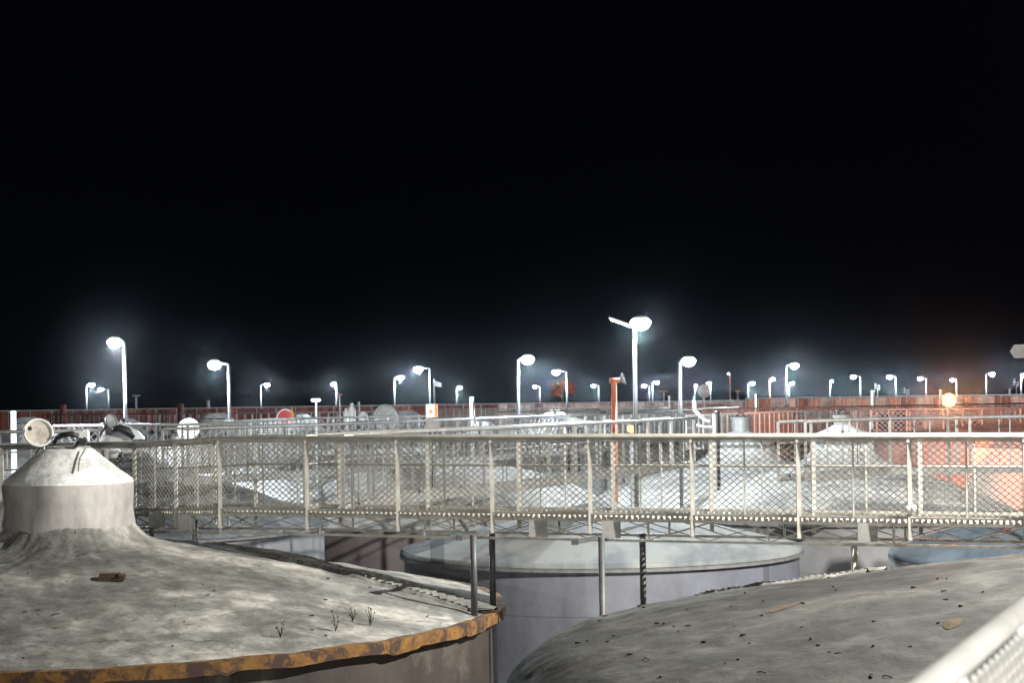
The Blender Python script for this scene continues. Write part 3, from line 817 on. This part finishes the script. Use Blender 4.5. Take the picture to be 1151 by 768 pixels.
# flat unlit signs and panels on poles
def tpanel(x, y, yb, w, h, d, m, lb, name='panel_post', cat='panel', pm=None):
    p = at(x, y, d); root = thing(name, (p.x, p.y, 0), lb, cat)
    b = MB(); wd = w * d / F; hh = h * d / F
    b.box(p, (wd, .12, hh)); 
    for s_ in (-1, 1): b.tube([(p.x + s_ * wd / 2, p.y, p.z - hh * .3), (p.x + s_ * wd / 2, p.y, p.z + hh * .3)], hh * .34, 8)
    b.build('panel', m, root)
    MB().tube([(p.x, p.y + .08, 0), (p.x, p.y + .08, p.z)], .035 * max(1, d / 70), 8).build('pole', pm or M['galvd'], root)
tpanel(355, 450, 473, 9, 4, 60, M['white'], 'flat white unlit panel on a short pole below the skyline lamps', pm=M['galvw'])
tpanel(746, 440, 452, 9, 2.4, 150, M['orange'], 'small flat red panel on a thin pole right of the tallest lamp')
tpanel(153, 445, 461, 8, 2, 130, M['galvd'], 'small flat grey panel on a thin pole above the red wall')
tpanel(381, 444, 458, 5, 1.6, 120, M['red'], 'tiny flat dark red panel beside a white lamp pole')
tpanel(829, 440, 450, 3.5, 1.8, 150, M['conep'], 'tiny flat orange panel on a short pole near the red pole')

# round dish
p = at(791, 440, 90); root = thing('round_dish', (p.x, p.y, 0), 'narrow round dish standing between two small lamps', 'dish')
MB().lathe([(.01, -.06), (.2, -.03), (.34, .05)], 24, p, Matrix.Rotation(R(60), 3, 'Z') @ Matrix.Rotation(R(90), 3, 'Y')).build('dish', M['galvd'], root)
MB().tube([(p.x, p.y + .1, 0), (p.x, p.y + .1, p.z)], .05, 8).build('pole', M['galv'], root)

# flag
p = at(488, 426, 88); root = thing('flag', (p.x, p.y, 0), 'white flag hanging from a thin white pole', 'flag')
MB().tube([(p.x, p.y, 0), (p.x, p.y, p.z)], .035, 8).build('flagpole', M['pole'], root)
b = MB(); n0 = 0
for side_, off_ in ((0, 0.), (1, .012)):
    for i in range(9):
        for j in range(5):
            u = i / 8; v = j / 4
            b.v.append(Vector((p.x + u * .36, p.y + .05 * math.sin(u * 9 + v) + off_, p.z - .08 - v * .28 - u * .14 * (1 - v * .6))))
for k in range(2):
    for i in range(8):
        for j in range(4):
            a = k * 45 + i * 5 + j; b.face([a, a + 1, a + 6, a + 5], True)
b.build('cloth', M['white'], root)

# junction box on a pole (near the flag) and a dark floodlight cluster on the branch walkway
p = at(484, 462, 50); root = thing('control_box', (p.x, p.y, 0), 'white control box with warning triangle on a pole below the flag', 'control box')
MB().box(p, (.26, .16, .38)).build('box', M['white'], root)
MB().box((p.x + .16, p.y, p.z), (.07, .18, .38)).build('door', M['conep'], root)
t = MB(); t.v = [p + Vector((-.05, -.085, -.06)), p + Vector((.07, -.085, -.06)), p + Vector((.01, -.085, .05))]; t.face([0, 1, 2]); t.build('warning_triangle', M['conep'], root)
MB().tube([(p.x, p.y + .12, 0), (p.x, p.y + .12, p.z + .2)], .035, 8).build('pole', M['galvd'], root)
def dark_flood(x, y, d, lb):
    p = at(x, y, d); root = thing('unlit_floodlight', (p.x, p.y, 0), lb, 'floodlight', 'unlit floodlights')
    b = MB().box(p, (.28, .12, .2), Matrix.Rotation(.3, 3, 'Y')); b.build('housing', M['galvd'], root)
    b = MB().tube([p + Vector((-.16, -.02, .05)), p + Vector((-.12, 0, -.12)), p + Vector((0, .03, -.2)), p + Vector((.14, 0, -.1))], .022, 6); b.tube([p + Vector((0, .03, -.2)), p + Vector((0, .03, -1.4))], .03, 6)
    b.build('bracket', M['black'], root)
dark_flood(486, 478, 36, 'dark unlit floodlight with hooked bracket below the control box')
dark_flood(639, 473, 44, 'dark unlit floodlight below the orange tree')
dark_flood(650, 475, 46, 'reddish unlit floodlight beside the one below the orange tree')

# short stub poles on the far skyline
for x, y0, d, m_, w, lb in ((530, 446, 60, 'galvw', .08, 'thick short white pipe stub right of the flag'),
        (403, 452, 120, 'galv', .09, 'short tan stub above the red wall left of the flag'),
        (780, 445, 95, 'galvw', .06, 'short white stub pole under the round dish'),
        (752, 445, 95, 'galvw', .05, 'short white stub pole left of the slim right lamp'),
        (849, 443, 100, 'galv', .06, 'short stub pole right of the small lamp at the red pole'),
        (981, 439, 100, 'galv', .12, 'thick tan stub beside the leftmost of three lamps'),
        (1057, 438, 100, 'galv', .07, 'thin tan stub left of the orange lamp'),
        (1135, 437, 100, 'galv', .07, 'thin tan stub near the right edge'),
        (71, 455, 112, 'scrR', .2, 'short red chimney at the left end of the red wall'),
        (203, 454, 112, 'scrR', .2, 'short red chimney on the red wall left of the bend'),
        (234, 450, 118, 'galvd', .1, 'thin grey mast with a small round top above the red wall'),
        (15, 462, 55, 'galvw', .09, 'white post stub at the far left edge'),
        (806, 462, 50, 'black', .07, 'dark upright post left of the left capped turret'),
        (803, 466, 49, 'galvw', .05, 'white upright post beside the dark one left of the turret')):
    p = at(x, y0, d)
    b = MB(); b.tube([(p.x, p.y, 0), (p.x, p.y, p.z - w), (p.x, p.y, p.z)], [w, w, w * .85], 10); b.tube([(p.x, p.y, p.z - w * .6), (p.x, p.y, p.z - w * .3)], w * 1.2, 10)
    tag(b.build('stub_pole', M[m_]), lb, 'pole', 'stub poles on the skyline')
for x, y, d, lb in ((984, 436, 99.5, 'small flat bracket device beside the thick tan stub'), (1017, 441, 99.5, 'small boxy frame device between two lamps at right'), (1140, 432, 99.5, 'small hooked device on a thin arm near the right edge')):
    p = at(x, y, d); root = thing('wind_gauge', (p.x, p.y, 0), lb, 'device', 'small skyline devices')
    MB().tube([(p.x + .12, p.y, 0), (p.x + .12, p.y, p.z)], .025, 6).build('mast', M['galvd'], root)
    MB().box(p + Vector((0, 0, .08)), (.07, .07, .32)).box(p + Vector((.1, 0, .1)), (.25, .05, .05)).box(p + Vector((.22, 0, .0)), (.05, .05, .3)).build('gauge', M['galvd'], root)

# curved white pipe behind the left capped turret
tag(MB().tube([at(780, 452, 48), at(781, 462, 47), at(787, 468, 46.5), at(793, 473, 46), at(798, 474, 46)], .05, 8).tube([at(783, 478, 45.5), at(790, 480, 45.5), at(803, 480, 45.5)], .035, 8).build('bent_pipe', M['galvw']), 'bent white pipe at the left of the left capped turret', 'pipe')
tag(MB().tube([at(532, 452, 46), at(533, 466, 45), at(536, 480, 44), at(541, 492, 43)], .02, 6).build('hanging_cable', M['black']), 'thin dark cable hanging from the white pipe stub', 'cable')

# small traffic cone, drums on tank tops at left
p = at(328.5, 470, 69.6); root = thing('traffic_cone', p, 'small orange cone beside the red lid', 'cone')
MB().lathe([(.12, -.15), (.1, -.1), (.02, .4), (.01, .41)], 16, p).build('cone', M['conep'], root); MB().box(p + Vector((0, 0, -.16)), (.3, .3, .04)).build('base', M['conep'], root)
for x, y, w, h, lb in ((389, 466, .12, .35, 'narrow cream canister at the left of the three below the red wall'), (395.5, 463, .16, .5, 'tall white bottle shaped canister, middle of three'), (408, 467, .2, .22, 'short round white canister, right of three')):
    p = at(x, y, 74); tag(MB().lathe([(w * .95, -h), (w, -h * .8), (w, h * .2), (w * .45, h * .45), (w * .45, h * .7), (.01, h * .72)], 16, p).tube([p - Vector((0, 0, h)), Vector((p.x, p.y, 8.6))], .05, 6).build('canister', M['white']), lb, 'canister', 'canisters on far tank tops')
# small white knob on the main deck
p = fp(1019, 23.1, 1.49); b = MB().lathe([(.01, .05), (.045, .035), (.05, 0), (.04, -.045), (.01, -.05)], 12, p); b.lathe([(.01, .055), (.045, .04), (.05, 0), (.04, -.045), (.01, -.05)], 12, p + Vector((.055, -.01, .01)))
tag(b.build('rag_knot', M['white']), 'small knotted white rag tied to the lower rail of the main walkway', 'rag')

# far hexagonal sign, cut by the right edge
p = at(1149, 395, 30); root = thing('hexagonal_sign', (p.x, p.y, 0), 'dim grey pointed sign on a pole at the right edge above the lamps', 'sign')
b = MB(); w, h = .21, .115; pts = [(-w, 0), (-w * .66, h), (w * .66, h), (w, 0), (w * .66, -h), (-w * .66, -h)]
for yy in (-.03, .03): b.v += [p + Vector((x, yy, z)) for x, z in pts]
b.face([0,1,2,3,4,5]); b.face([11,10,9,8,7,6])
for i in range(6): b.face([i, (i+1)%6, 6+(i+1)%6, 6+i])
b.build('sign_board', M['sign'], root)
b = MB().tube([(p.x + .55, p.y + .1, 0), (p.x + .55, p.y + .1, p.z), (p.x + .3, p.y + .1, p.z)], .04, 8); b.build('sign_pole', M['steeld'], root)
cu = bpy.data.curves.new('sign_lettering', 'FONT'); cu.body = 'BITC'; cu.size = .135; cu.align_x = 'CENTER'; cu.align_y = 'CENTER'; cu.extrude = .004
to = bpy.data.objects.new('lettering', cu); COL.objects.link(to); to.data.materials.append(M['signtext'])
bpy.context.view_layer.update()
tm = bpy.data.meshes.new_from_object(to.evaluated_get(bpy.context.evaluated_depsgraph_get())); bpy.data.objects.remove(to)
to = bpy.data.objects.new('lettering', tm); COL.objects.link(to)
to.parent = root; to.location = p + Vector((.02, -.04, 0)) - root.location; to.rotation_euler = (R(90), 0, 0)

# tree far away; the sodium lamp's orange is also put into the leaf colour
p = at(632, 436, 300); root = thing('tree', (p.x, p.y, 0), 'small far tree with orange lit leaves under a lamp', 'tree')
b = MB().tube([(p.x, p.y, 0), (p.x + .1, p.y, 8), (p.x, p.y, p.z)], [.25, .18, .06], 8)
rr = random.Random(3)
cl = []
for k in range(9):
    a = rr.uniform(0, 6.28); q = Vector((p.x + math.cos(a) * rr.uniform(.4, 1.7), p.y + math.sin(a) * 1.4, p.z + rr.uniform(-1.0, 1.1))); cl.append(q)
    b.tube([(p.x, p.y, p.z - 1.8), q], [.07, .02], 5)
b.build('trunk', M['plug'], root)
b = MB()
for k in range(1500):
    q = rr.choice(cl) + Vector((rr.gauss(0, .42), rr.gauss(0, .42), rr.gauss(0, .36)))
    s_ = rr.uniform(.06, .14); u = Vector((rr.gauss(0,1), rr.gauss(0,1), rr.gauss(0,1))).normalized(); w_ = u.orthogonal().normalized()
    n0 = len(b.v); b.v += [q + u * s_, q + w_ * s_ * .6, q - u * s_, q - w_ * s_ * .6]; b.face([n0, n0+1, n0+2, n0+3])
b.build('crown', paint('orange leaves', (.35,.10,.03), .7), root)
q = at(624, 470, 292); root = thing('sodium_floodlight', (q.x, q.y, 0), 'hidden orange floodlight below the far tree', 'floodlight', 'orange floodlights')
MB().tube([(q.x, q.y, 0), (q.x, q.y, q.z)], .05, 8).build('pole', M['galvd'], root); MB().box(q, (.3, .2, .2)).build('housing', M['galvd'], root)
L = bpy.data.lights.new('sodium_light', 'POINT'); L.energy = 1300; L.color = (1., .3, .08); L.shadow_soft_size = .1
lo = bpy.data.objects.new('sodium_light', L); COL.objects.link(lo); lo.location = q + Vector((0, -.3, .4))

# no lamps stand at the far red wall; its red is in the sheet colour
# ------------------------------------------------------------------ haze volume added for the lens glow round the lamps
HAZE = 0.00006
if HAZE:
    b = MB().box((0, 180, 11), (700, 500, 26)); m = bpy.data.materials.new('lamp glow haze'); m.use_nodes = True
    t = m.node_tree; t.nodes.remove(t.nodes['Principled BSDF']); v = t.nodes.new('ShaderNodeVolumePrincipled')
    v.inputs['Density'].default_value = HAZE; v.inputs['Color'].default_value = (.75, .85, 1, 1)
    v.inputs['Anisotropy'].default_value = .994
    t.links.new(v.outputs[0], t.nodes['Material Output'].inputs['Volume'])
    tag(b.build('haze', m), 'thin added lamp glow haze', None, None, 'stuff')

# ------------------------------------------------------------------ world, camera, render
w = bpy.data.worlds.new('World'); sc.world = w; w.use_nodes = True
bg = w.node_tree.nodes['Background']; bg.inputs[0].default_value = (.22, .30, .55, 1); bg.inputs[1].default_value = .0008
cam = bpy.data.cameras.new('Camera'); co = bpy.data.objects.new('Camera', cam); COL.objects.link(co)
cam.lens = LENS; cam.sensor_width = 36; cam.clip_end = 3000; cam.clip_start = .1
cam.shift_y = (450 - 384) / 1151
mat = Matrix((( CR.x, CU.x, 0), (CR.y, CU.y, -1), (CR.z, CU.z, 0))).to_4x4()
mat.translation = Vector((0, 0, EYE)); co.matrix_world = mat
cam.dof.use_dof = True; cam.dof.focus_distance = 25; cam.dof.aperture_fstop = 5.6
sc.camera = co
sc.view_settings.view_transform = 'Standard'; sc.view_settings.look = 'None'; sc.view_settings.gamma = 1
sc.view_settings.exposure = 1.6
sc.cycles.use_denoising = True
sc.cycles.max_bounces = 5; sc.cycles.diffuse_bounces = 3; sc.cycles.volume_bounces = 0
sc.cycles.sample_clamp_indirect = 4
for o in bpy.data.objects:
    if '_child' in o: del o['_child']
